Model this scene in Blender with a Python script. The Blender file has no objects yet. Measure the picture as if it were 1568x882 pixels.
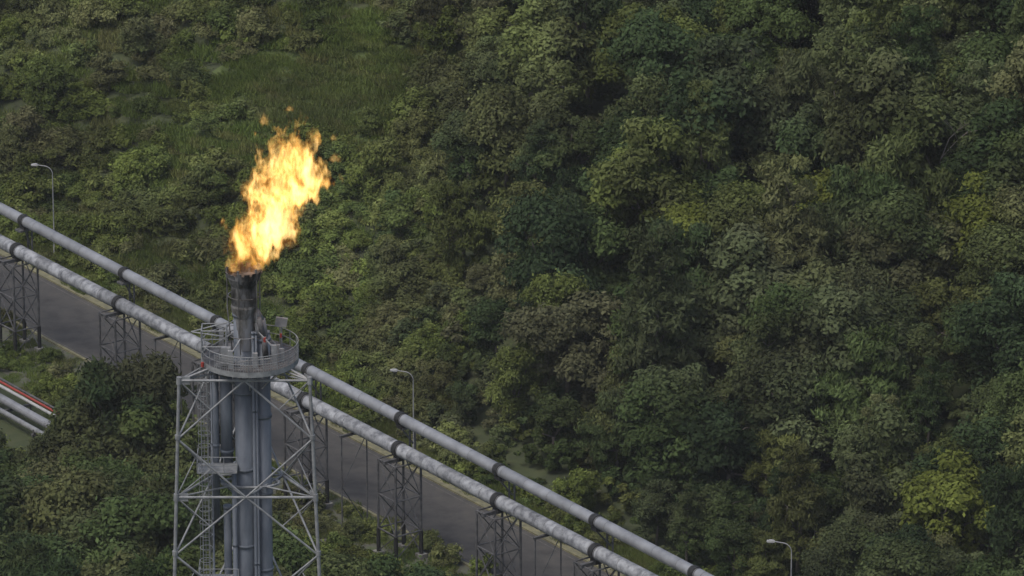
import bpy, math, random
import numpy as np
from mathutils import Vector, Matrix, noise as mnoise

R = random.Random(7)
C = bpy.context.scene.collection
rad = math.radians

# ------------------------------------------------------------------ site frame
P0 = (-43.4, 522.6)
D = (0.5829, -0.8123)     # along the pipeline (towards the lower right)
N = (0.8123, 0.5829)      # across it, towards the hill
def W(s, t, z=0.0):
    return Vector((P0[0]+s*D[0]+t*N[0], P0[1]+s*D[1]+t*N[1], z))
def ST(x, y):
    a, b = x-P0[0], y-P0[1]
    return a*D[0]+b*D[1], a*N[0]+b*N[1]
def H(s, t):
    z = 0.0
    if t > 17:
        q = t-17
        z = 0.33*q*q/(q+4.0)
        if t > 190: z -= 0.25*(t-190)
        z = max(z, 0)
        w = min(q/12, 1)
        z += w*2.2*mnoise.noise(Vector((s*.03, t*.03, 1.3))) + w*.8*mnoise.noise(Vector((s*.11, t*.11, 4)))
    elif t < -4:
        w = min((-4-t)/8, 1)
        z += w*.5*mnoise.noise(Vector((s*.08, t*.08, 9)))
    return z
def clearing(s, t):
    return ((s+19)/8.5)**2+((t-46)/10.5)**2+.9*mnoise.noise(Vector((s*.16, t*.16, 0)))+.4*mnoise.noise(Vector((s*.5, t*.5, 3)))

# ------------------------------------------------------------------ materials
def newmat(name):
    m = bpy.data.materials.new(name); m.use_nodes = True
    m.node_tree.nodes.clear()
    return m, m.node_tree.nodes, m.node_tree.links
def ramp(nodes, stops, interp='LINEAR'):
    r = nodes.new('ShaderNodeValToRGB'); cr = r.color_ramp; cr.interpolation = interp
    while len(cr.elements) < len(stops): cr.elements.new(0.5)
    for e, (p, c) in zip(cr.elements, stops):
        e.position = p; e.color = (c[0], c[1], c[2], 1)
    return r
def surf(name, c1, c2, scale=1.0, rough=.6, metal=0.0, bump=.2, detail=6, c3=None, tint=False, lo=.35, hi=.65, stretch=None):
    m, n, l = newmat(name)
    out = n.new('ShaderNodeOutputMaterial'); p = n.new('ShaderNodeBsdfPrincipled')
    tc = n.new('ShaderNodeTexCoord'); nz = n.new('ShaderNodeTexNoise')
    nz.inputs['Scale'].default_value = scale; nz.inputs['Detail'].default_value = detail
    nz.inputs['Roughness'].default_value = .65
    src = tc.outputs['Object']
    if stretch:
        mp = n.new('ShaderNodeMapping'); mp.inputs['Scale'].default_value = stretch
        l.new(src, mp.inputs[0]); src = mp.outputs[0]
    l.new(src, nz.inputs['Vector'])
    st = [(lo, c1), (hi, c2)] if c3 is None else [(lo, c1), ((lo+hi)/2, c2), (hi, c3)]
    r = ramp(n, st); l.new(nz.outputs[0], r.inputs[0])
    col = r.outputs[0]
    if tint:
        at = n.new('ShaderNodeAttribute'); at.attribute_name = 'tint'
        mx = n.new('ShaderNodeMix'); mx.data_type = 'RGBA'; mx.blend_type = 'MULTIPLY'; mx.inputs[0].default_value = 1
        cb = n.new('ShaderNodeCombineColor')
        for i in range(3): l.new(at.outputs['Fac'], cb.inputs[i])
        l.new(col, mx.inputs[6]); l.new(cb.outputs[0], mx.inputs[7]); col = mx.outputs[2]
    l.new(col, p.inputs['Base Color'])
    p.inputs['Roughness'].default_value = rough; p.inputs['Metallic'].default_value = metal
    if bump:
        b = n.new('ShaderNodeBump'); b.inputs['Strength'].default_value = bump; b.inputs['Distance'].default_value = .1
        l.new(nz.outputs[0], b.inputs['Height']); l.new(b.outputs[0], p.inputs['Normal'])
    l.new(p.outputs[0], out.inputs[0])
    return m

def leafmat(name, stops, trans=.25, brown=(.105, .092, .055), bamt=.55):
    m, n, l = newmat(name)
    out = n.new('ShaderNodeOutputMaterial')
    oi = n.new('ShaderNodeObjectInfo'); r = ramp(n, stops); l.new(oi.outputs['Random'], r.inputs[0])
    at = n.new('ShaderNodeAttribute'); at.attribute_name = 'tint'
    geo = n.new('ShaderNodeNewGeometry')
    nz = n.new('ShaderNodeTexNoise'); nz.inputs['Scale'].default_value = .085; nz.inputs['Detail'].default_value = 1
    l.new(geo.outputs['Position'], nz.inputs['Vector'])
    sc = n.new('ShaderNodeSeparateColor'); l.new(nz.outputs['Color'], sc.inputs[0])
    mr = n.new('ShaderNodeMapRange'); mr.inputs[1].default_value = .3; mr.inputs[2].default_value = .7
    mr.inputs[3].default_value = .6; mr.inputs[4].default_value = 1.4
    l.new(sc.outputs[0], mr.inputs[0])
    mb = n.new('ShaderNodeMapRange'); mb.inputs[1].default_value = .48; mb.inputs[2].default_value = .66
    mb.inputs[3].default_value = 0; mb.inputs[4].default_value = bamt
    l.new(sc.outputs[1], mb.inputs[0])
    mixc = n.new('ShaderNodeMix'); mixc.data_type = 'RGBA'; l.new(mb.outputs[0], mixc.inputs[0])
    l.new(r.outputs[0], mixc.inputs[6]); mixc.inputs[7].default_value = (*brown, 1)
    mu = n.new('ShaderNodeMath'); mu.operation = 'MULTIPLY'
    l.new(mr.outputs[0], mu.inputs[0]); l.new(at.outputs['Fac'], mu.inputs[1])
    vm = n.new('ShaderNodeVectorMath'); vm.operation = 'SCALE'
    l.new(mixc.outputs[2], vm.inputs[0]); l.new(mu.outputs[0], vm.inputs['Scale'])
    d = n.new('ShaderNodeBsdfDiffuse'); t = n.new('ShaderNodeBsdfTranslucent'); mx = n.new('ShaderNodeMixShader')
    mx.inputs[0].default_value = trans
    l.new(vm.outputs[0], d.inputs[0]); l.new(vm.outputs[0], t.inputs[0])
    l.new(d.outputs[0], mx.inputs[1]); l.new(t.outputs[0], mx.inputs[2])
    l.new(mx.outputs[0], out.inputs[0])
    return m

M_leaf = leafmat('forest_leaves', [(0, (.046, .070, .034)), (.2, (.064, .096, .038)), (.45, (.086, .118, .042)),
                                   (.65, (.092, .112, .054)), (.82, (.124, .152, .044)), (.92, (.116, .118, .066)), (1, (.146, .166, .05))], brown=(.103, .102, .062), bamt=.42)
M_bright = leafmat('yellow_green_leaves', [(0, (.152, .182, .042)), (1, (.162, .186, .046))], bamt=0)
M_shrub = leafmat('shrub_leaves', [(0, (.086, .118, .040)), (.4, (.120, .155, .045)), (.75, (.155, .192, .050)), (1, (.145, .147, .072))], brown=(.138, .126, .075), bamt=.5)
M_front = leafmat('dark_tree_leaves', [(0, (.046, .072, .034)), (.6, (.064, .096, .036)), (1, (.094, .122, .042))])
M_palm = leafmat('palm_leaves', [(0, (.10, .125, .06)), (1, (.12, .145, .07))])
M_grass = leafmat('grass_blades', [(0, (.110, .155, .040)), (.6, (.135, .18, .046)), (1, (.165, .17, .062))], bamt=.3, brown=(.155, .145, .075))
M_bark = surf('bark', (.07, .06, .05), (.16, .14, .12), 3, .9)
M_deadbark = surf('pale_bark', (.13, .12, .10), (.24, .22, .19), 3, .9)
M_ground = surf('hillside_ground', (.035, .042, .022), (.055, .07, .028), .35, .95, c3=(.08, .085, .04), lo=.3, hi=.7)
M_verge = surf('verge_grass', (.13, .165, .036), (.17, .205, .046), .5, .95, c3=(.24, .22, .09), lo=.3, hi=.72)
M_lawn = surf('meadow_grass', (.065, .09, .028), (.085, .118, .034), .8, .95, c3=(.105, .13, .042), lo=.3, hi=.7)
M_asph = surf('asphalt', (.040, .037, .034), (.070, .065, .060), .45, .85, lo=.3, hi=.7, c3=(.095, .086, .074))
M_kerb = surf('kerb_concrete', (.13, .125, .08), (.25, .23, .13), 1.5, .9)
M_conc = surf('concrete', (.14, .135, .125), (.26, .25, .23), 1.2, .9)
M_paint = surf('worn_road_paint', (.06, .055, .05), (.15, .14, .13), 2.5, .8, bump=0)
M_gravel = surf('service_strip', (.055, .055, .042), (.10, .10, .075), 1.4, .95, c3=(.07, .095, .035))
M_clad = surf('pipe_cladding', (.14, .145, .16), (.38, .39, .41), 1.5, .56, .12, .2, tint=True, lo=.36, hi=.60)
M_clad2 = surf('pipe_cladding_smooth', (.22, .225, .24), (.34, .35, .37), .7, .5, .2, .06, tint=True)
M_black = surf('black_rubber', (.010, .010, .011), (.026, .026, .026), 3, .7)
M_dsteel = surf('weathered_steel', (.055, .055, .058), (.13, .13, .135), 2, .7, .1)
M_galv = surf('galvanised_steel', (.17, .175, .185), (.31, .32, .33), 1.5, .6, .1, .1)
M_riser = surf('riser_pipe_paint', (.085, .10, .125), (.175, .195, .23), .9, .55, .1, .1, stretch=(1, 1, .25))
M_soot = surf('sooty_steel', (.012, .012, .012), (.05, .048, .047), 1.1, .85, .1, stretch=(1, 1, .35), lo=.38, hi=.58, c3=(.13, .13, .135))
M_burnt = surf('heat_stained_steel', (.03, .028, .026), (.13, .125, .12), .9, .7, .1, c3=(.22, .225, .24), lo=.36, hi=.54, stretch=(1, 1, .3))
M_red = surf('red_paint', (.26, .03, .025), (.36, .06, .04), 2, .5)
M_white = surf('white_paint', (.34, .34, .34), (.48, .48, .47), 2, .5)
M_lamp = surf('lamp_grey', (.22, .23, .24), (.34, .34, .34), 2, .5)

# ------------------------------------------------------------------ mesh tools
class MB:
    def __init__(self): self.v = []; self.f = []; self.m = []; self.t = []; self.mats = []
    def mi(self, mat):
        if mat not in self.mats: self.mats.append(mat)
        return self.mats.index(mat)
    def tube(self, a, b, r0, mat, r1=None, seg=8, caps=True, tint=1.0):
        a = Vector(a); b = Vector(b); r1 = r0 if r1 is None else r1
        d = (b-a)
        if d.length < 1e-6: return
        d.normalize(); u = d.orthogonal().normalized(); w = d.cross(u)
        i0 = len(self.v); mi = self.mi(mat)
        for p, r in ((a, r0), (b, r1)):
            for k in range(seg):
                an = 2*math.pi*k/seg
                self.v.append(p+(u*math.cos(an)+w*math.sin(an))*r)
        for k in range(seg):
            k2 = (k+1) % seg
            self.f.append((i0+k, i0+k2, i0+seg+k2, i0+seg+k)); self.m.append(mi); self.t.append(tint)
        if caps:
            self.f.append(tuple(i0+k for k in reversed(range(seg)))); self.m.append(mi); self.t.append(tint)
            self.f.append(tuple(i0+seg+k for k in range(seg))); self.m.append(mi); self.t.append(tint)
    def path(self, pts, r, mat, seg=6, close=False):
        pts = list(pts)
        if close: pts.append(pts[0])
        for a, b in zip(pts[:-1], pts[1:]): self.tube(a, b, r, mat, seg=seg)
    def box(self, c, ax, ay, az, mat):
        c = Vector(c); ax, ay, az = Vector(ax), Vector(ay), Vector(az)
        i = len(self.v); mi = self.mi(mat)
        for z in (-1, 1):
            for x, y in ((-1, -1), (1, -1), (1, 1), (-1, 1)):
                self.v.append(c+ax*x+ay*y+az*z)
        for q in ((0, 3, 2, 1), (4, 5, 6, 7), (0, 1, 5, 4), (1, 2, 6, 5), (2, 3, 7, 6), (3, 0, 4, 7)):
            self.f.append(tuple(i+k for k in q)); self.m.append(mi); self.t.append(1)
    def quad(self, pts, mat):
        i = len(self.v); self.v += [Vector(p) for p in pts]
        self.f.append(tuple(range(i, i+len(pts)))); self.m.append(self.mi(mat)); self.t.append(1)
    def obj(self, name, parent=None, loc=None, smooth=False):
        me = bpy.data.meshes.new(name); me.from_pydata([tuple(p) for p in self.v], [], self.f)
        for m in self.mats: me.materials.append(m)
        me.polygons.foreach_set('material_index', self.m)
        at = me.attributes.new('tint', 'FLOAT', 'FACE'); at.data.foreach_set('value', self.t)
        me.update()
        o = bpy.data.objects.new(name, me); C.objects.link(o)
        if parent: o.parent = parent
        if loc: o.location = loc
        return o
def empty(name, loc=(0, 0, 0)):
    e = bpy.data.objects.new(name, None); e.location = loc; C.objects.link(e); e.empty_display_size = 1
    return e

# ------------------------------------------------------------------ terrain
def axis(lo, hi, step, ext):
    a = list(np.arange(lo, hi+.01, step)); k = step; x = hi
    while x < ext: k *= 1.35; x += k; a.append(x)
    k = step; x = lo
    while x > -ext: k *= 1.35; x -= k; a.insert(0, x)
    return a
ss = axis(-120, 170, 1.5, 2500); ts = axis(-40, 150, 1.0, 2500)
tv = [tuple(W(s, t, H(s, t))) for s in ss for t in ts]
nt = len(ts); tf = []; tmi = []
for i in range(len(ss)-1):
    for j in range(nt-1):
        tf.append((i*nt+j, (i+1)*nt+j, (i+1)*nt+j+1, i*nt+j+1))
        s, t = ss[i], ts[j]
        k = 0
        if 10 <= t < 15.5: k = 1
        elif -4.5 < t < 4: k = 2
        elif t > 18 and clearing(s, t) < 2.2+.8*mnoise.noise(Vector((s*.9, t*.9, 6))): k = 3
        tmi.append(k)
me = bpy.data.meshes.new('terrain'); me.from_pydata(tv, [], tf)
for m in (M_ground, M_verge, M_gravel, M_lawn): me.materials.append(m)
me.polygons.foreach_set('material_index', tmi); me.shade_smooth()
C.objects.link(bpy.data.objects.new('terrain', me))

rd = MB(); kb = MB()
S0, S1 = -500, 500
n = 100
for i in range(n):
    a = S0+(S1-S0)*i/n; b = S0+(S1-S0)*(i+1)/n
    rd.quad([W(a, 3.3, .02), W(b, 3.3, .02), W(b, 11.1, .02), W(a, 11.1, .02)], M_asph)
    rd.quad([W(a, 3.6, .024), W(b, 3.6, .024), W(b, 3.70, .024), W(a, 3.70, .024)], M_paint)
    rd.quad([W(a, 10.6, .024), W(b, 10.6, .024), W(b, 10.70, .024), W(a, 10.70, .024)], M_paint)
rd.obj('road')
dv = Vector((D[0], D[1], 0)); nv = Vector((N[0], N[1], 0)); zv = Vector((0, 0, 1))
kb.box(W(0, 3.18, .06), dv*500, nv*.12, zv*.09, M_kerb)
kb.box(W(0, 11.22, .07), dv*500, nv*.12, zv*.10, M_kerb)
kb.box(W(0, 11.85, .03), dv*500, nv*.48, zv*.05, M_kerb)
kb.obj('road_kerb')

# ------------------------------------------------------------------ pipelines
def pipeline(name, sa, ta, sb, tb, z, r, mat, collars, lo, hi, seam):
    mb = MB(); a = W(sa, ta, z); b = W(sb, tb, z); L = (b-a).length; d = (b-a)/L
    x = 0
    while x < L:
        st = R.choice(seam); e = min(x+st, L)
        mb.tube(a+d*x, a+d*e, r*R.uniform(.99, 1.0), mat, seg=28, tint=R.uniform(lo, hi), caps=False)
        mb.tube(a+d*(e-.03), a+d*(e+.03), r*1.012, mat, seg=28, tint=R.uniform(.6, .85))
        x = e
    o = mb.obj(name)
    for p in o.data.polygons: p.use_smooth = len(p.vertices) == 4
    cb = MB()
    for s in collars:
        f = (s-sa)/(sb-sa); c = a.lerp(b, f)
        cb.tube(c-d*.24, c+d*.24, r*1.15, M_black, seg=24)
        cb.tube(c-d*.38, c-d*.31, r*1.06, M_dsteel, seg=24); cb.tube(c+d*.31, c+d*.38, r*1.06, M_dsteel, seg=24)
        cb.box(c-zv*r*1.25, d*.35, nv*r*.6, zv*r*.35, M_black)
    cb.obj(name+'_saddles', parent=o)
TS = [-41, -27, -12.5, 2.8, 18.8, 32.9, 46.3, 59.4, 72.7, 85.3, 97.7, 111, 125, 139]
tf_ = lambda s: .79-.0096*s
pipeline('insulated_pipeline', -160, 0, 240, 0, 9.0, .56, M_clad, TS, .72, 1.15, (1.2, 2.0, 2.6, 3.1))
pipeline('insulated_pipeline', -160, tf_(-160), 240, tf_(240), 11.5, .46, M_clad2, TS, .86, 1.06, (3.0, 4.4, 6.0))

def trestle(s):
    mb = MB(); a = 1.2; top = 8.1
    zs = [0, 2.3, 5.2, top]
    P = lambda i, z: W(s+(-a, a, a, -a)[i], (-a, -a, a, a)[i], z)
    for i in range(4):
        mb.tube(P(i, -.3), P(i, 2.3), .17, M_black, seg=6)
        mb.tube(P(i, 2.3), P(i, top), .10, M_dsteel, seg=6)
        mb.box(P(i, .15), dv*.35, nv*.35, zv*.2, M_conc)
        j = (i+1) % 4
        for k, (z0, z1) in enumerate(zip(zs[:-1], zs[1:])):
            mb.tube(P(i, z1), P(j, z1), .07, M_dsteel, seg=5)
            if k: 
                mb.tube(P(i, z0), P(j, z1), .05, M_dsteel, seg=5); mb.tube(P(j, z0), P(i, z1), .05, M_dsteel, seg=5)
            else: mb.tube(P(i, .4), P(j, z1), .05, M_dsteel, seg=5)
    mb.box(W(s, 0, 8.18), dv*.16, nv*1.5, zv*.14, M_dsteel)
    for q in (-.35, .35):
        mb.tube(W(s+q, 1.25, top), W(s+q, 1.25, 10.75), .08, M_dsteel, seg=6)
    mb.tube(W(s, 1.3, 9.2), W(s, tf_(s), 10.7), .07, M_dsteel, seg=5)
    mb.box(W(s, .8, 10.74), dv*.4, nv*.75, zv*.08, M_dsteel)
    mb.obj('pipe_trestle')
for s in TS: trestle(s)
for s in (26, 53, 79, 91.5):
    mb = MB()
    mb.tube(W(s, 1.3, 0), W(s, 1.3, 8.2), .06, M_dsteel, seg=6)
    mb.tube(W(s, -1.1, 0), W(s, -1.1, 8.2), .06, M_dsteel, seg=6)
    mb.box(W(s, .1, 8.27), dv*.1, nv*1.35, zv*.1, M_dsteel)
    mb.tube(W(s, -1.1, 4), W(s, 1.3, 8), .04, M_dsteel, seg=5)
    mb.tube(W(s, -1.1, 4), W(s, 1.3, .2), .04, M_dsteel, seg=5)
    mb.obj('pipe_support_frame')

# low utility pipes
ub = MB()
for t, z, r, m in ((-9.2, 1.4, .36, M_clad2), (-8.2, 1.75, .13, M_white), (-7.75, 1.8, .10, M_red), (-7.3, 1.75, .10, M_dsteel), (-10.3, 1.1, .22, M_galv)):
    x = -80
    while x < 34:
        ub.tube(W(x, t, z), W(x+6, t, z), r, m, seg=14, tint=R.uniform(.8, 1.1)); x += 6
for s in range(-80, 41, 6):
    ub.box(W(s, -8.8, .75), dv*.12, nv*1.9, zv*.1, M_dsteel)
    for t in (-10.5, -7.1): ub.tube(W(s, t, -.2), W(s, t, 1.2), .1, M_dsteel, seg=6)
ub.obj('utility_pipe_bundle')

# ------------------------------------------------------------------ street lamps
def lamp(s, t, h):
    mb = MB(); g = H(s, t); b = W(s, t, g)
    mb.tube(b, b+zv*1.2, .10, M_lamp, seg=8)
    mb.tube(b+zv*1.2, b+zv*(h-.8), .065, M_lamp, r1=.045, seg=8)
    pts = []
    arm = Vector((-.98, .2, 0))
    for i in range(7):
        a = math.pi/2*i/6
        pts.append(b+zv*(h-.8+.7*math.sin(a))+arm*(.7*(1-math.cos(a))))
    pts.append(pts[-1]+arm*.6+zv*.05)
    mb.path(pts, .04, M_lamp, seg=6)
    e = pts[-1]; side = arm.cross(zv)
    mb.box(e+arm*.3, arm*.30, side*.13, zv*.05, M_white)
    mb.box(e+arm*.33-zv*.08, arm*.22, side*.1, zv*.03, M_lamp)
    mb.box(e+arm*.25+zv*.08, arm*.18, side*.1, zv*.03, M_white)
    mb.obj('street_lamp')
lamp(-15.3, 14.7, 8.6); lamp(42.9, 12.8, 7.6); lamp(90.6, 14.4, 8.1)

# ------------------------------------------------------------------ flare stack
TX, TY = -17.4, 400.0
tower = empty('flare_stack', (TX, TY, 0))
lt = MB()
def wz(z): return 4.25+(43.9-z)*.037
def leg(i, z):
    w = wz(z)
    return Vector(((-w, -w*.577, z), (w, -w*.577, z), (0, w*1.155, z))[i])
rings = [43.9, 35.8, 27.7, 19.6, 11.5, 3.4]
for i in range(3):
    lt.tube(leg(i, 0), leg(i, 43.9), .15, M_galv, r1=.11, seg=10)
    lt.box(leg(i, .2), (.6, 0, 0), (0, .6, 0), (0, 0, .4), M_conc)
    for z in rings:
        j = (i+1) % 3
        lt.tube(leg(i, z), leg(j, z), .09, M_galv, seg=6)
        lt.tube(leg(i, z-.25), leg(i, z+.25), .18, M_galv, seg=10)
        lt.box(leg(i, z).lerp(leg(j, z), .05), (leg(j, z)-leg(i, z))*.035, (0, 0, .28), Vector((0, 0, 1)).cross(leg(j, z)-leg(i, z)).normalized()*.015, M_galv)
    for a, b in zip(rings[:-1], rings[1:]):
        mz = (a+b)/2
        j = (i+1) % 3
        mid_t = (leg(i, a)+leg(j, a))/2; mid_b = (leg(i, b)+leg(j, b))/2
        lt.tube(leg(i, mz), leg(i, mz+.01)+Vector((0, 0, .3)), .18, M_galv, seg=8)
        for q in (i, j):
            lt.tube(leg(q, mz), mid_t, .07, M_galv, seg=6)
            lt.tube(leg(q, mz), mid_b, .07, M_galv, seg=6)
            lt.tube(leg(q, a), (leg(q, mz)+mid_t)/2, .04, M_galv, seg=5)
            lt.tube(leg(q, b), (leg(q, mz)+mid_b)/2, .04, M_galv, seg=5)
for z in rings:
    mids = [(leg(i, z)+leg((i+1) % 3, z))/2 for i in range(3)]
    for k in range(3):
        lt.tube(mids[k], mids[(k+1) % 3], .07, M_galv, seg=6)
    for i in range(3):
        c = Vector((0, 0, z)); v = leg(i, z)-c; lt.tube(c+v*.25, leg(i, z), .06, M_galv, seg=5)
    lt.path([Vector((.2+1.9*math.cos(a), .9*math.sin(a), z)) for a in np.linspace(0, 2*math.pi, 24, endpoint=False)], .10, M_galv, close=True)
lt.obj('lattice_derrick', tower)

rs = MB()
def pipe(x, y, z0, z1, r, m=M_riser, fl=5.4):
    rs.tube((x, y, z0), (x, y, z1), r, m, seg=24)
    z = z1
    while z > z0+1:
        rs.tube((x, y, z-.1), (x, y, z+.1), r*1.14, m, seg=24); z -= fl
pipe(-.15, .1, 0, 47.6, .62)
pipe(1.08, .1, 0, 45.9, .52)
pipe(-1.32, .2, 36.9, 43.4, .40)
pipe(-2.02, .1, 33, 43.8, .20)
pipe(-.85, -.55, 0, 37, .16)
pipe(.52, -.62, 0, 46.5, .11)
pipe(.72, -.66, 0, 46.5, .07)
pipe(-2.3, .4, 0, 43.8, .07)
pipe(-1.35, .2, 24, 34.0, .26)
rs.tube((1.08, .1, 45.9), (.9, .1, 47.2), .42, M_burnt, seg=18); rs.tube((.9, .1, 47.1), (.45, .1, 47.9), .40, M_burnt, seg=18)
rs.tube((1.35, -.4, 44.7), (1.2, -.3, 46.2), .2, M_soot, seg=12); rs.tube((1.2, -.3, 46.2), (.9, -.5, 47.5), .18, M_soot, seg=12)
o = rs.obj('risers', tower)
for p in o.data.polygons: p.use_smooth = len(p.vertices) == 4
tp = MB()
prof = [(45.2, .64, M_burnt), (46.6, .68, M_burnt), (47.4, .70, M_burnt), (47.9, .84, M_burnt), (48.15, .88, M_burnt), (48.3, .82, M_soot), (49.6, .84, M_soot), (49.85, .96, M_soot), (50.2, 1.10, M_soot), (50.5, 1.06, M_soot)]
for (z0, r0, m), (z1, r1, _) in zip(prof[:-1], prof[1:]):
    tp.tube((-.05, .1, z0), (-.05, .1, z1), r0, m, r1=r1, seg=28, caps=False)
tp.tube((-.05, .1, 50.1), (-.05, .1, 50.2), 1.06, M_soot, r1=.9, seg=28, caps=True)
for k in range(14):
    a = 2*math.pi*k/14
    c = Vector((-.05+1.10*math.cos(a), .1+1.10*math.sin(a), 50.35)); t_ = Vector((-math.sin(a), math.cos(a), 0))
    tp.box(c, t_*.17, Vector((math.cos(a), math.sin(a), 0))*.025, Vector((math.cos(a)*.1, math.sin(a)*.1, R.uniform(.18, .42))), M_soot)
for a in (.4, 1.9, 3.3, 4.4, 5.6):
    x, y = -.05+1.10*math.cos(a), .1+1.10*math.sin(a)
    tp.tube((x*.75, y*.75, 45), (x, y, 48), .04, M_burnt, seg=6); tp.tube((x, y, 48), (x, y, 50.4), .045, M_burnt, seg=6)
    tp.tube((x, y, 50.2), (x*.97, y*.97, 50.9), .09, M_soot, seg=8)
for z in (46.2, 48.9): tp.path([(-.05+1.04*math.cos(a), .1+1.04*math.sin(a), z) for a in np.linspace(0, 2*math.pi, 20, endpoint=False)], .035, M_burnt, close=True)
tp.obj('flare_tip', tower)

pf = MB(); PR = 3.15; pc = Vector((.3, 0, 0)); fz = 44.6
ang = np.linspace(0, 2*math.pi, 41)
for a, b in zip(ang[:-1], ang[1:]):
    ca, sa, cb_, sb = math.cos(a), math.sin(a), math.cos(b), math.sin(b)
    q = lambda r, c, s, z: pc+Vector((r*c, r*s, z))
    pf.quad([q(1.5, ca, sa, fz), q(PR, ca, sa, fz), q(PR, cb_, sb, fz), q(1.5, cb_, sb, fz)], M_dsteel)
    pf.quad([q(1.5, ca, sa, fz-.06), q(1.5, cb_, sb, fz-.06), q(PR, cb_, sb, fz-.06), q(PR, ca, sa, fz-.06)], M_dsteel)
    pf.quad([q(PR+.02, ca, sa, fz-.25), q(PR+.02, cb_, sb, fz-.25), q(PR+.02, cb_, sb, fz+.12), q(PR+.02, ca, sa, fz+.12)], M_galv)
    for z, r in ((1.15, .032), (.62, .025)):
        pf.tube(q(PR, ca, sa, fz+z), q(PR, cb_, sb, fz+z), r, M_galv, seg=5)
    if 3.9 < a < 6.2:
        for f in (0.0, .33, .66):
            an = a+(b-a)*f
            pf.tube(q(PR, math.cos(an), math.sin(an), fz), q(PR, math.cos(an), math.sin(an), fz+1.1), .018, M_galv, seg=4)
        for z in (.3, .45, .8, .95): pf.tube(q(PR, ca, sa, fz+z), q(PR, cb_, sb, fz+z), .014, M_galv, seg=4)
for a in ang[:-1:2]:
    c, s = math.cos(a), math.sin(a)
    pf.tube(q(PR, c, s, fz), q(PR, c, s, fz+1.15), .032, M_galv, seg=5)
    pf.tube(q(1.2, c, s, fz-.2), q(PR, c, s, fz-.1), .06, M_galv, seg=5)
for a in ang[:-1:5]:
    c, s = math.cos(a), math.sin(a); pf.tube(q(PR*.9, c, s, fz-.2), q(1.1, c, s, fz-1.9), .05, M_galv, seg=5)
for i in range(3):
    v = leg(i, 43.9); o2 = Vector((v.x, v.y, 0)).normalized()
    pf.tube(v, pc+o2*PR*.92+Vector((0, 0, fz-.2)), .08, M_galv, seg=6)
    pf.tube(v, Vector((v.x*.35, v.y*.35, 44.4)), .07, M_galv, seg=6)
bx = Vector((-2.0, -.6, fz))
for dx in (-.8, .8):
    for dy in (-.7, .7): pf.tube(bx+Vector((dx, dy, 0)), bx+Vector((dx, dy, 2.3)), .05, M_galv, seg=5)
for z in (1.2, 2.3):
    pf.path([bx+Vector((-.8, -.7, z)), bx+Vector((.8, -.7, z)), bx+Vector((.8, .7, z)), bx+Vector((-.8, .7, z))], .045, M_galv, close=True)
pf.tube(bx+Vector((-1.5, 0, 2.0)), bx+Vector((.9, .2, 2.6)), .05, M_galv, seg=5)
pf.tube(bx+Vector((-1.5, 0, 2.0)), bx+Vector((.6, -.6, 1.9)), .05, M_galv, seg=5)
pf.box((-1.2, -1.6, fz+.7), (.3, 0, 0), (0, .2, 0), (0, 0, .6), M_galv)
pf.box((2.3, 1.5, fz+1.9), (.38, 0, -.05), (0, .05, .02), (.05, 0, .3), M_lamp)
pf.tube((2.3, 1.6, fz), (2.3, 1.6, fz+1.7), .06, M_galv, seg=6)
pf.box((1.25, 1.1, fz+.9), (.3, 0, 0), (0, .25, 0), (0, 0, .5), M_lamp)
pf.tube((1.3, -.9, fz+1.4), (1.3, -.9, fz+1.7), .09, M_red, seg=8)
pf.tube((-2.75, -1.5, fz-.1), (-2.75, -1.5, fz+.2), .11, M_red, seg=8)
pf.tube((2.3, .5, fz+1.2), (2.3, .5, fz+1.45), .08, M_red, seg=8)
for x, y, hh in ((1.9, -1.2, 1.3), (2.4, -.8, .9), (-.9, -2.0, 1.2), (.7, -1.9, 1.0), (-1.6, .9, 1.6), (2.1, .2, .8)):
    pf.box((x, y, fz+hh/2), (.16, 0, 0), (0, .12, 0), (0, 0, hh/2), M_galv)
for (p1, p2) in (((-.9, -2.0, .9), (-.3, -1.0, 1.6)), ((1.9, -1.2, 1.1), (.9, -.7, 2.0)), ((-1.6, .9, 1.5), (-.5, .5, 2.6)), ((2.4, -.8, .3), (-1.9, -2.2, .3)), ((-2.6, .4, .4), (-.8, -.6, 1.9)), ((2.1, .2, .7), (1.2, .2, 1.7))):
    pf.tube((p1[0], p1[1], fz+p1[2]), (p2[0], p2[1], fz+p2[2]), .05, M_galv, seg=5)
pf.obj('top_platform', tower)

ld = MB()
lx, ly = -2.7, -1.1
for dx in (-.22, .22): ld.tube((lx+dx, ly, 0), (lx+dx, ly, 44.6), .035, M_galv, seg=5)
z = .3
while z < 44.5: ld.tube((lx-.22, ly, z), (lx+.22, ly, z), .02, M_galv, seg=4); z += .35
z = 3
while z < 44:
    ld.path([(lx+.42*math.cos(a), ly-.4+.45*math.sin(a), z) for a in np.linspace(0, 2*math.pi, 12, endpoint=False)], .025, M_galv, seg=4, close=True); z += .9
for a in (3.6, 4.2, 4.71, 5.2, 5.8): ld.tube((lx+.42*math.cos(a), ly-.4+.45*math.sin(a), 3), (lx+.42*math.cos(a), ly-.4+.45*math.sin(a), 43.5), .018, M_galv, seg=4)
for z in (37.2, 29.3, 21.0, 12.6):
    ld.box((-1.9, -1.0, z), (1.3, 0, 0), (0, .85, 0), (0, 0, .05), M_galv)
    for zz in (.55, 1.1):
        ld.path([(-3.2, -1.85, z+zz), (-.6, -1.85, z+zz)], .03, M_galv); ld.path([(-3.2, -1.85, z+zz), (-3.2, -.15, z+zz)], .03, M_galv)
    for x in (-3.2, -2.3, -1.45, -.6): ld.tube((x, -1.85, z), (x, -1.85, z+1.1), .03, M_galv, seg=5)
ld.obj('caged_ladder', tower)

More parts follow.
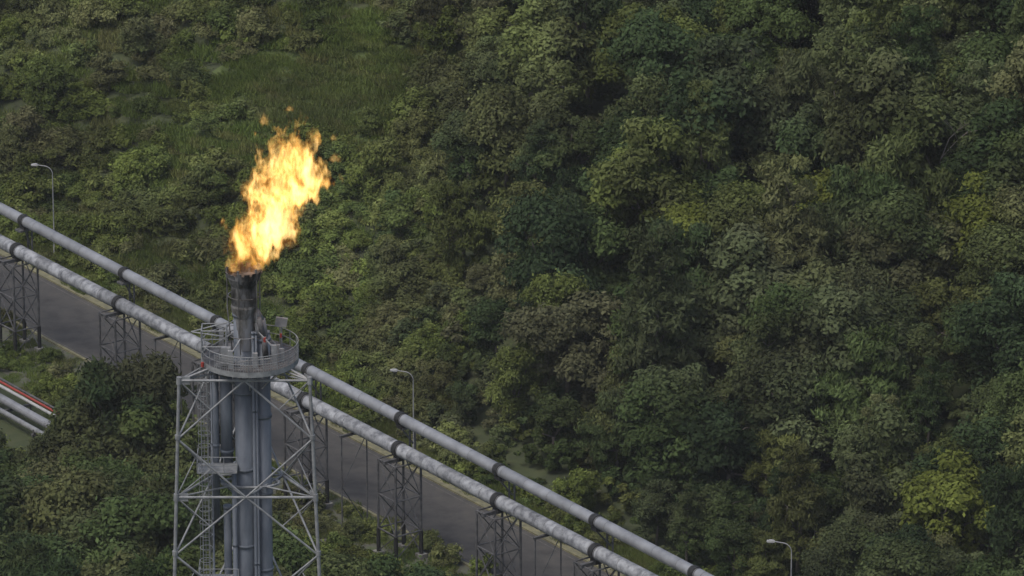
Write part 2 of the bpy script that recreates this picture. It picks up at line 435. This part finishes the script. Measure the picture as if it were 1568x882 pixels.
# ------------------------------------------------------------------ flame (volume)
def flamemat(name, small=False):
    m, n, l = newmat(name)
    def math_(op, a, b=None, clamp=False):
        q = n.new('ShaderNodeMath'); q.operation = op; q.use_clamp = clamp
        for k, x in enumerate((a, b)):
            if x is None: continue
            if isinstance(x, (int, float)): q.inputs[k].default_value = x
            else: l.new(x, q.inputs[k])
        return q.outputs[0]
    def vm(op, a, b):
        q = n.new('ShaderNodeVectorMath'); q.operation = op
        for k, x in enumerate((a, b)):
            if isinstance(x, tuple): q.inputs[k].default_value = x
            else: l.new(x, q.inputs[k])
        return q.outputs[0]
    def nz(vec, scale, detail, col=True, off=(0, 0, 0), rough=.55):
        q = n.new('ShaderNodeTexNoise'); q.inputs['Scale'].default_value = scale; q.inputs['Detail'].default_value = detail
        q.inputs['Roughness'].default_value = rough
        l.new(vm('ADD', vec, off), q.inputs['Vector']); return q.outputs['Color' if col else 0]
    def mr(x, a, b, c, d, smooth=False):
        q = n.new('ShaderNodeMapRange'); q.interpolation_type = 'SMOOTHSTEP' if smooth else 'LINEAR'
        l.new(x, q.inputs[0])
        for k, v in enumerate((a, b, c, d)): q.inputs[1+k].default_value = v
        return q.outputs[0]
    out = n.new('ShaderNodeOutputMaterial'); tc = n.new('ShaderNodeTexCoord'); pos = tc.outputs['Object']
    sep = n.new('ShaderNodeSeparateXYZ'); l.new(pos, sep.inputs[0])
    if not small:
        w = mr(sep.outputs[2], 0, 3.0, .25, 1)
        wv = n.new('ShaderNodeCombineXYZ'); [l.new(w, wv.inputs[k]) for k in range(3)]
        n1 = vm('MULTIPLY', vm('SUBTRACT', nz(pos, .42, 2, off=(3.1, 7, 2)), (.5, .5, .5)), (4.6, 3.2, 2.4))
        rise = n.new('ShaderNodeMapping'); rise.inputs['Rotation'].default_value = (0, -.45, 0); rise.inputs['Scale'].default_value = (1.35, .7, .55)
        l.new(pos, rise.inputs[0])
        n2 = vm('MULTIPLY', vm('SUBTRACT', nz(rise.outputs[0], 1.15, 6, off=(9, 1, 5), rough=.6), (.5, .5, .5)), (4.2, 1.6, 6.8))
        dis = vm('MULTIPLY', vm('ADD', n1, n2), wv.outputs[0])
        pp = vm('ADD', pos, dis)
        s2 = n.new('ShaderNodeSeparateXYZ'); l.new(pp, s2.inputs[0])
        zf = math_('MULTIPLY', s2.outputs[2], .098)
        rp = ramp(n, [(0, (.0, .22, 0)), (.08, (.04, .30, 0)), (.22, (.20, .49, 0)), (.38, (.38, .43, 0)), (.54, (.68, .55, 0)),
                      (.70, (.80, .47, 0)), (.87, (.80, .28, 0)), (1.0, (.80, .04, 0))])
        l.new(zf, rp.inputs[0])
        sc = n.new('ShaderNodeSeparateColor'); l.new(rp.outputs[0], sc.inputs[0])
        cx = math_('MULTIPLY', sc.outputs[0], 4.0); r = math_('MULTIPLY', sc.outputs[1], 4.7)
        dx = math_('SUBTRACT', s2.outputs[0], cx)
        yy = math_('MULTIPLY', s2.outputs[1], 1.5)
        d2 = math_('ADD', math_('MULTIPLY', dx, dx), math_('MULTIPLY', yy, yy))
        dist = math_('DIVIDE', math_('SQRT', d2), r)
        m_ = mr(dist, .70, 1.0, 1, 0, True)
        m_ = math_('MULTIPLY', m_, mr(sep.outputs[2], 0, 1.4, .16, 1))
        fl = vm('MULTIPLY', pp, (1.1, .3, .6))
        det = mr(nz(fl, .9, 5, col=False, off=(2, 2, 2)), .40, .60, .09, 1.75, True)
        k_ = 1.05
    else:
        n2 = vm('MULTIPLY', vm('SUBTRACT', nz(pos, 2.5, 3), (.5, .5, .5)), (1.4, 1.4, 1.4))
        pp = vm('ADD', pos, n2)
        le = n.new('ShaderNodeVectorMath'); le.operation = 'LENGTH'; l.new(pp, le.inputs[0])
        m_ = mr(le.outputs['Value'], .1, .5, 1, 0, True)
        det = mr(nz(pos, 3, 3, col=False), .35, .65, .2, 1.6)
        k_ = 1.3
    st = math_('MULTIPLY', math_('MULTIPLY', m_, det), k_)
    em = n.new('ShaderNodeEmission'); l.new(st, em.inputs['Strength'])
    cr = ramp(n, [(0, (1, .35, .04)), (.4, (1, .52, .11)), (1, (1, .66, .26))]); l.new(math_('MULTIPLY', m_, math_('MULTIPLY', det, .6), clamp=True) if not small else m_, cr.inputs[0]); l.new(cr.outputs[0], em.inputs[0])
    ab = n.new('ShaderNodeVolumeAbsorption'); ab.inputs[0].default_value = (.8, .6, .4, 1)
    l.new(math_('MULTIPLY', st, .4), ab.inputs['Density'])
    ad = n.new('ShaderNodeAddShader'); l.new(em.outputs[0], ad.inputs[0]); l.new(ab.outputs[0], ad.inputs[1])
    l.new(ad.outputs[0], out.inputs['Volume'])
    m.cycles.volume_step_rate = .4
    return m
fm = flamemat('fire'); fs = flamemat('fire_wisp', True)
flame = empty('gas_flame', (TX, TY, 50.35))
fb = MB(); fb.box((2, 0, 5.7), (4.6, 0, 0), (0, 2.4, 0), (0, 0, 5.7), fm); fb.obj('flame_body', flame)
for (x, y, z, sc) in ((1.45, 0, 10.6, (.7, .6, .9)), (3.1, .2, 11.3, (.6, .5, .45)), (6.0, 0, 8.0, (.9, .5, .7)), (-.95, 0, .8, (.7, .5, 1.2)), (5.9, 0, 9.4, (.5, .4, .5)), (-.6, .3, .3, (.9, .6, .7)), (1.0, .3, .5, (.9, .6, .8))):
    wb = MB(); wb.box((0, 0, 0), (.75, 0, 0), (0, .75, 0), (0, 0, .75), fs)
    w_ = wb.obj('flame_wisp', flame); w_.location = (x, y, z); w_.scale = sc

# thin humid haze lying over the valley floor
mh, nh, lh = newmat('haze_air')
oh = nh.new('ShaderNodeOutputMaterial'); vh = nh.new('ShaderNodeVolumeScatter')
vh.inputs['Color'].default_value = (.95, .97, 1, 1); vh.inputs['Density'].default_value = .00013; vh.inputs['Anisotropy'].default_value = 0.0
lh.new(vh.outputs[0], oh.inputs['Volume'])
hb = MB(); hb.box((0, 700, 30), (900, 0, 0), (0, 900, 0), (0, 0, 60), mh); hb.obj('haze')

# ------------------------------------------------------------------ foliage
NR = np.random.default_rng(5)
def leafmesh(name, puffs, ntot, L, Wd, leaf, trunk=None, low=-.35, droop=0.0):
    puffs = np.array(puffs, float); r2 = (puffs[:, 3]*puffs[:, 4]); p = r2/r2.sum()
    idx = NR.choice(len(puffs), ntot, p=p)
    d = NR.normal(size=(ntot*2, 3)); d /= np.linalg.norm(d, axis=1)[:, None]
    d = d[d[:, 2] > low][:ntot]
    while len(d) < ntot: d = np.vstack([d, d])[:ntot]
    pf_ = puffs[idx]
    rr = NR.uniform(.62, 1.06, (ntot, 1))**.8
    stray = NR.random((ntot, 1)) < .16
    rr = np.where(stray, NR.uniform(1.0, 1.5, (ntot, 1)), rr)
    c = pf_[:, :3]+d*pf_[:, 3:6]*rr
    c += NR.normal(size=c.shape)*.05
    nn = d*.75+NR.normal(size=d.shape)*.38+np.array([0, 0, .4]); nn /= np.linalg.norm(nn, axis=1)[:, None]
    a = np.cross(nn, NR.normal(size=d.shape)); a[:, 2] -= droop; a /= np.linalg.norm(a, axis=1)[:, None]
    b = np.cross(nn, a); b /= np.linalg.norm(b, axis=1)[:, None]
    sz = NR.uniform(.6, 1.25, (ntot, 1))
    V = np.stack([c-a*L*sz, c+b*Wd*sz, c+a*L*sz, c-b*Wd*sz], 1).reshape(-1, 3)
    pt = NR.uniform(.72, 1.28, len(puffs))
    tint = pt[idx]*NR.uniform(.78, 1.22, ntot)
    tv, tf, tn = [], [], 0
    if trunk:
        tv = [tuple(x) for x in trunk.v]; tf = trunk.f; tn = len(tv)
    me = bpy.data.meshes.new(name)
    nloop_t = sum(len(f) for f in tf)
    allv = np.vstack([np.array(tv).reshape(-1, 3), V]) if tn else V
    me.vertices.add(len(allv)); me.vertices.foreach_set('co', allv.ravel())
    me.loops.add(nloop_t+ntot*4)
    li = [i for f in tf for i in f]
    li = np.concatenate([np.array(li, int), np.arange(ntot*4)+tn]).astype(np.int32)
    me.loops.foreach_set('vertex_index', li)
    me.polygons.add(len(tf)+ntot)
    starts = []; k = 0
    for f in tf: starts.append(k); k += len(f)
    starts = np.concatenate([np.array(starts, int), nloop_t+4*np.arange(ntot)]).astype(np.int32)
    me.polygons.foreach_set('loop_start', starts)
    me.materials.append(leaf); me.materials.append(M_bark)
    me.polygons.foreach_set('material_index', np.concatenate([np.ones(len(tf), int), np.zeros(ntot, int)]).astype(np.int32))
    at = me.attributes.new('tint', 'FLOAT', 'FACE'); at.data.foreach_set('value', np.concatenate([np.ones(len(tf)), tint]).astype(np.float32))
    me.update(calc_edges=True); me.validate()
    return me

def broadleaf(name, leaf, seed, hgt=10, rx=4.0, rz=3.2, npuff=42, pr=(.8, 1.5), nleaf=12000, L=.21, Wd=.115, droop=0, skirt=.35):
    rg = random.Random(seed); puffs = []; tr = MB()
    cz = hgt-rz
    tr.tube((0, 0, -.5), (.1, .1, cz*.6), .26, M_bark, r1=.18, seg=7)
    lean = (rg.uniform(-.6, .6), rg.uniform(-.6, .6))
    nmain = rg.randint(4, 6); mains = []
    for k in range(nmain):
        a = 2*math.pi*k/nmain+rg.uniform(-.4, .4); q = rx*rg.uniform(.35, .65)
        c = Vector((q*math.cos(a)+lean[0], q*math.sin(a)+lean[1], cz+rz*rg.uniform(-.6, .4)))
        mains.append((c, rx*rg.uniform(.34, .52), rz*rg.uniform(.42, .62)))
    mains.append((Vector((lean[0], lean[1], cz+rz*.45)), rx*.42, rz*.55))
    for c, mr_, mz in mains:
        tr.tube((.1, .1, cz*.58), c-Vector((0, 0, mz*.2)), .14, M_bark, r1=.05, seg=5)
    for i in range(npuff):
        c, mr_, mz = mains[i % len(mains)]
        v = Vector((rg.gauss(0, 1), rg.gauss(0, 1), rg.gauss(.25, 1))).normalized()
        rr = rg.uniform(.55, 1.05)
        pr_ = rg.uniform(*pr)
        puffs.append((c.x+v.x*mr_*rr, c.y+v.y*mr_*rr, c.z+v.z*mz*rr, pr_, pr_, pr_*rg.uniform(.6, .95)))
        if i % 3 == 0: tr.tube(c, (puffs[-1][0], puffs[-1][1], puffs[-1][2]), .05, M_bark, r1=.02, seg=4)
    for i in range(int(npuff*skirt)):
        a = rg.uniform(0, 6.28); f = rg.uniform(.12, .95); zz = (cz-.3*rz)*f+.3
        q = rx*(.35+.45*f)*rg.uniform(.7, 1.05); pr_ = rg.uniform(*pr)*.9
        puffs.append((q*math.cos(a)+lean[0]*f, q*math.sin(a)+lean[1]*f, zz, pr_*.9, pr_*.9, pr_*1.1))
    return leafmesh(name, puffs, int(nleaf*(1+skirt*.5)), L, Wd, leaf, tr, droop=droop)

protos = [broadleaf('forest_tree_a', M_leaf, 1, skirt=.25), broadleaf('forest_tree_b', M_leaf, 2, hgt=12, rx=3.6, rz=4.4, npuff=50, nleaf=13000, skirt=.2),
          broadleaf('forest_tree_c', M_leaf, 3, hgt=9, rx=5.2, rz=2.8, npuff=60, pr=(.6, 1.2), nleaf=14000, skirt=.2),
          broadleaf('forest_tree_d', M_leaf, 4, hgt=11, rx=4.2, rz=4.0, npuff=75, pr=(.5, .95), nleaf=14000, L=.27, Wd=.09, droop=.9, skirt=.3),
          broadleaf('forest_tree_e', M_leaf, 5, hgt=8, rx=3.0, rz=3.0, npuff=36, pr=(.6, 1.1), nleaf=9000, skirt=.3),
          broadleaf('forest_tree_f', M_leaf, 6, hgt=13, rx=4.9, rz=4.6, npuff=66, pr=(.7, 1.6), nleaf=16000, L=.25, Wd=.13, skirt=.2),
          broadleaf('forest_tree_g', M_leaf, 7, hgt=14, rx=3.2, rz=5.2, npuff=70, pr=(.5, .95), nleaf=13000, L=.24, Wd=.09, droop=.5, skirt=.2)]
def shrub(name, seed, rx=1.4, h=1.6, n=1800, mat=None, L=.15, Wd=.075):
    rg = random.Random(seed); puffs = []
    for i in range(14):
        a = rg.uniform(0, 6.28); q = rx*math.sqrt(rg.random()); pr_ = rg.uniform(.3, .6)
        puffs.append((q*math.cos(a), q*math.sin(a), h*rg.uniform(.2, .95)*(1-.3*q/rx), pr_, pr_, pr_*.9))
    return leafmesh(name, puffs, n, L, Wd, mat or M_shrub, None)
shrubs = [shrub('shrub_a', 1), shrub('shrub_b', 2, 1.0, 2.2, 1700), shrub('shrub_c', 3, 1.8, 1.3, 2200), shrub('shrub_d', 4, 1.2, 1.8, 1600, L=.2, Wd=.06)]
unders = [shrub('undergrowth_a', 8, 2.2, 2.4, 2400, M_leaf, .2, .1), shrub('undergrowth_b', 9, 2.0, 3.2, 2400, M_leaf, .2, .1)]
small = [broadleaf('small_tree_a', M_shrub, 11, hgt=3.8, rx=2.1, rz=1.9, npuff=30, pr=(.4, .8), nleaf=5000, L=.17, Wd=.085, skirt=.6),
         broadleaf('small_tree_b', M_shrub, 12, hgt=3.2, rx=2.3, rz=1.6, npuff=30, pr=(.4, .8), nleaf=5000, L=.17, Wd=.085, skirt=.6),
         broadleaf('small_tree_c', M_shrub, 13, hgt=4.8, rx=1.9, rz=2.4, npuff=34, pr=(.4, .7), nleaf=5500, L=.19, Wd=.08, droop=.6, skirt=.6)]
front = [broadleaf('front_tree_a', M_front, 21, hgt=10, rx=3.6, rz=4.2, npuff=60, pr=(.5, 1.1), nleaf=15000, L=.24, Wd=.085, droop=.7),
         broadleaf('front_tree_b', M_front, 22, hgt=10, rx=4.2, rz=3.6, npuff=60, pr=(.6, 1.2), nleaf=14000, L=.2, Wd=.11)]
brightp = [broadleaf('bright_tree_a', M_bright, 31, hgt=9, rx=2.6, rz=3.2, npuff=50, pr=(.5, .95), nleaf=11000, L=.18, Wd=.1),
           broadleaf('bright_tree_b', M_bright, 32, hgt=8, rx=3.6, rz=2.8, npuff=50, pr=(.6, 1.1), nleaf=11000, L=.18, Wd=.1)]
def grassmesh(name, n=600):
    c = np.zeros((n, 3)); a = NR.uniform(0, 6.28, n); q = np.sqrt(NR.random(n))*1.3
    c[:, 0] = q*np.cos(a); c[:, 1] = q*np.sin(a)
    vs = []; fs_ = []
    for i in range(n):
        b = NR.uniform(0, 6.28); w = .04; h = NR.uniform(.2, .65); lx_, ly_ = NR.normal(0, .16, 2)
        k = len(vs); x, y = c[i, 0], c[i, 1]
        vs += [(x-w*math.cos(b), y-w*math.sin(b), 0), (x+w*math.cos(b), y+w*math.sin(b), 0), (x+lx_, y+ly_, h)]
        fs_.append((k, k+1, k+2))
    me = bpy.data.meshes.new(name); me.from_pydata(vs, [], fs_); me.materials.append(M_grass)
    at = me.attributes.new('tint', 'FLOAT', 'FACE'); at.data.foreach_set('value', NR.uniform(.6, 1.3, n).astype(np.float32))
    return me
grasses = [grassmesh('grass_tuft_a'), grassmesh('grass_tuft_b')]

def put(me, parent, s, t, sc, zsc=1.0, name=None, dz=0):
    p = W(s, t); p.z = H(s, t)-.1+dz
    o = bpy.data.objects.new(name or me.name, me); C.objects.link(o)
    o.location = p; o.rotation_euler = (R.uniform(-.07, .07), R.uniform(-.07, .07), R.uniform(0, 6.28))
    o.scale = (sc, sc, sc*zsc)
    if parent: o.parent = parent
    return o
forest = empty('hillside_forest'); scrub = empty('hillside_shrubs'); lowveg = empty('roadside_trees'); grass = empty('roadside_grass')
def inview(p, m=0): return -72 < p.x < 78 and 400 < p.y < 670
reserved = []
def special(me, s, t, sc, name, r=2.5, z=1.0):
    reserved.append((s, t, r)); return put(me, None, s, t, sc, z, name=name)
def free(s, t): return all((s-a)**2+(t-b)**2 > r*r for a, b, r in reserved)

def hill_site(u, v, hh):
    F = 10018.0; dx, dy = (u-784)/F, (441-v)/F
    c, sn = math.cos(rad(20)), math.sin(rad(20)); vz = -sn+dy*c; vy = c+dy*sn
    g = 10.0
    for _ in range(30):
        k = (g+hh-195)/vz; s, t = ST(dx*k, vy*k); g = .5*g+.5*H(s, t)
    return s, t
SP = {}
for nm, u, v, hh in (('yb1', 1080, 345, 8.5), ('yb2', 1500, 310, 8), ('yb3', 1440, 735, 8), ('yb4', 1262, 275, 8), ('palm1', 1010, 235, 8.5), ('palm2', 1235, 145, 8.5),
                     ('dead', 1430, 190, 9)):
    SP[nm] = hill_site(u, v, hh)
special(brightp[0], *SP['yb1'], 1.2, 'yellow_green_tree', 3.0)
special(brightp[1], *SP['yb2'], 1.25, 'yellow_green_tree', 3.8)
special(brightp[1], *SP['yb3'], 1.25, 'yellow_green_tree', 3.8)
special(brightp[0], *SP['yb4'], 1.0, 'yellow_green_tree', 2.8)

def palm(s, t, h, seed):
    rg = random.Random(seed); mb = MB()
    top = Vector((rg.uniform(-.5, .5), rg.uniform(-.5, .5), h)); pts = [Vector((0, 0, -.3)), Vector((top.x*.2, top.y*.2, h*.4)), top]
    mb.tube(pts[0], pts[1], .2, M_bark, r1=.15, seg=8); mb.tube(pts[1], pts[2], .15, M_bark, r1=.12, seg=8)
    for k in range(13):
        a = 2*math.pi*k/13+rg.uniform(-.25, .25); el = rg.uniform(-.2, 1.2); Lf = rg.uniform(2.0, 3.2)
        d = Vector((math.cos(a), math.sin(a), 0)); side = Vector((-d.y, d.x, 0)); p = top.copy(); prev = p.copy()
        tt = rg.uniform(.6, 1.2)
        for j in range(14):
            an = el-j*.15; p = p+(d*math.cos(an)+zv*math.sin(an))*(Lf/14)
            mb.tube(prev, p, .03, M_palm, seg=3, caps=False)
            ll = .6*math.sin(math.pi*(j+1.5)/16)+.1
            for sg in (-1, 1):
                b = prev; tip = b+side*sg*ll+d*.3-zv*ll*.8
                mb.quad([b, b+d*.12, tip], M_palm); mb.t[-1] = tt*rg.uniform(.8, 1.2)
            prev = p.copy()
    o = mb.obj('palm_tree'); q = W(s, t); q.z = H(s, t); o.location = q; reserved.append((s, t, 1.9))
for k, nm in enumerate(('palm1', 'palm2')): palm(*SP[nm], 10.2, k+5)
def bare(s, t, h, seed):
    rg = random.Random(seed); mb = MB()
    def br(p, d, L, r, dep):
        q = p+d*L; mb.tube(p, q, r, M_deadbark, r1=r*.65, seg=5)
        if dep == 0: return
        for k in range(rg.choice((2, 3))):
            v = (d+Vector((rg.uniform(-1, 1), rg.uniform(-1, 1), rg.uniform(-.3, .3)))*.95).normalized()
            br(q, v, L*rg.uniform(.5, .72), r*.6, dep-1)
    br(Vector((0, 0, -.3)), Vector((.05, 0, 1)), h*.5, .16, 5)
    o = mb.obj('bare_tree'); q = W(s, t); q.z = H(s, t); o.location = q; reserved.append((s, t, 2.2))
bare(*SP['dead'], 9.0, 3)

def limv(a, b): return a+1.39*b+9*mnoise.noise(Vector((a*.06, b*.06, 2)))
# forest mass
s = -130.0
while s < 165:
    t = 16.0
    while t < 165:
        a = s+R.uniform(-2.1, 2.1); b = t+R.uniform(-2.1, 2.1); p = W(a, b)
        lim = limv(a, b)
        if inview(p) and lim > 66 and b > 15.8 and free(a, b):
            edge = min(1, max(0, (lim-66)/16)); e2 = min(1, max(0, (b-15)/8))
            sc = R.uniform(.56, 1.15)*(.6+.4*edge)*(.5+.5*e2)
            if sc < .42: put(R.choice(small), forest, a, b, sc*2.2)
            else: put(R.choice(protos), forest, a, b, sc, R.uniform(.88, 1.2))
        t += 5.0
    s += 5.0
s = -130.0
while s < 165:
    t = 15.4
    while t < 120:
        a = s+R.uniform(-1.4, 1.4); b = t+R.uniform(-.6, 1.4); p = W(a, b)
        if inview(p) and limv(a, b) > 58 and b > 14.8 and 440 < p.y < 640:
            put(R.choice(unders), forest, a, b, R.uniform(.6, 1.1)*(.6 if b < 17.5 else 1))
        t += 4.2 if t > 24 else 2.6
    s += 4.2
# scrub slope
s = -130.0
while s < 70:
    t = 15.6
    while t < 125:
        a = s+R.uniform(-1, 1); b = t+R.uniform(-.9, .9); p = W(a, b)
        lim = limv(a, b)
        clr = clearing(a, b)
        dens = .60+.85*mnoise.noise(Vector((a*.09, b*.09, 7)))
        if inview(p) and lim < 68 and b > 15.4 and free(a, b):
            if clr < 1.0:
                put(R.choice(grasses), scrub, a, b, R.uniform(1.0, 1.6), R.uniform(.6, .9))
                if R.random() < .10: put(R.choice(shrubs), scrub, a+.6, b, R.uniform(.3, .6))
            elif R.random() < .05+.2*max(0, (lim-40)/26): put(R.choice(small), scrub, a, b, R.uniform(.5, 1.2))
            elif R.random() < dens: put(R.choice(shrubs), scrub, a, b, R.uniform(.4, 1.3), R.uniform(.8, 1.25))
            else: put(R.choice(grasses), scrub, a, b, R.uniform(1.1, 1.7), .8)
            if clr < 2.6 and R.random() < .7: put(R.choice(grasses), scrub, a+.9, b+.9, R.uniform(1.1, 1.6), .7)
        t += 1.75
    s += 1.75
# verge grass
for i in range(1500):
    a = R.uniform(-50, 115); b = R.choice((R.uniform(12.4, 16), R.uniform(-7, 3.3), R.uniform(12.4, 16)))
    if inview(W(a, b)): put(R.choice(grasses), grass, a, b, R.uniform(.4, 1.0))
for i in range(520):
    a = R.uniform(-50, 115); b = R.choice((R.uniform(13.6, 16.5), R.uniform(-6, -1.0), R.uniform(-3, 3.0)))
    if R.random() < .8: put(R.choice(shrubs), grass, a, b, R.uniform(.25, .9))
# near-side vegetation
x = -70.0
while x < 55:
    y = 370.0
    while y < 560:
        px, py = x+R.uniform(-1.6, 1.6), y+R.uniform(-1.6, 1.6)
        a, b = ST(px, py); Dn = (522.6-(px+43.4)*1.393)-py
        if Dn > 5 and b < -2.5 and (px-TX)**2+(py-TY)**2 > 60:
            A = -118 if px < -35 else (-20 if px < -27 else (-22 if px < -14 else -2))
            h = (A+6.17*Dn)/17.5*R.uniform(.65, 1.12); h = min(h, R.uniform(8, 12))
            onb = -11.8 < b < -6.0 and a < 42
            if h > .8 and not onb:
                if h < 2.6: put(R.choice(shrubs), lowveg, a, b, h/2.0)
                elif h < 5.5: put(R.choice(small), lowveg, a, b, h/4.2)
                else: put(R.choice(front+protos[:2]), lowveg, a, b, h/10.0)
        y += 3.6
    x += 3.6
for (ds, dt, sc) in ((0, 0, 1.34), (-3, 1.5, 1.12), (3.2, -1.0, 1.1)):
    put(front[0] if sc > 1.2 else front[1], None, 41.1+ds, -14+dt, sc, 1.05, name='broadleaf_tree')

# ------------------------------------------------------------------ light, sky, camera
w = bpy.data.worlds.new('World'); bpy.context.scene.world = w; w.use_nodes = True
nt_ = w.node_tree; bg = nt_.nodes['Background']; sk = nt_.nodes.new('ShaderNodeTexSky'); sk.sky_type = 'NISHITA'; sk.sun_disc = False
EL, AZ = rad(60), rad(225)
sk.sun_elevation = EL; sk.sun_rotation = AZ; sk.air_density = 1.2; sk.dust_density = 4
nt_.links.new(sk.outputs[0], bg.inputs[0]); bg.inputs[1].default_value = .12
sl = bpy.data.lights.new('sun', 'SUN'); sl.energy = 1.35; sl.angle = rad(18); sl.color = (1, .97, .91)
so = bpy.data.objects.new('sun', sl); C.objects.link(so)
dirv = Vector((math.sin(AZ)*math.cos(EL), math.cos(AZ)*math.cos(EL), math.sin(EL)))
so.rotation_euler = dirv.to_track_quat('Z', 'Y').to_euler()
cam = bpy.data.cameras.new('camera'); co = bpy.data.objects.new('camera', cam); C.objects.link(co)
co.location = (0, 0, 195); co.rotation_euler = (rad(70), 0, 0); cam.lens = 230; cam.sensor_width = 36; cam.clip_end = 8000; cam.clip_start = 1
bpy.context.scene.camera = co
vs_ = bpy.context.scene.view_settings; vs_.view_transform = 'Standard'; vs_.look = 'None'; vs_.exposure = 0
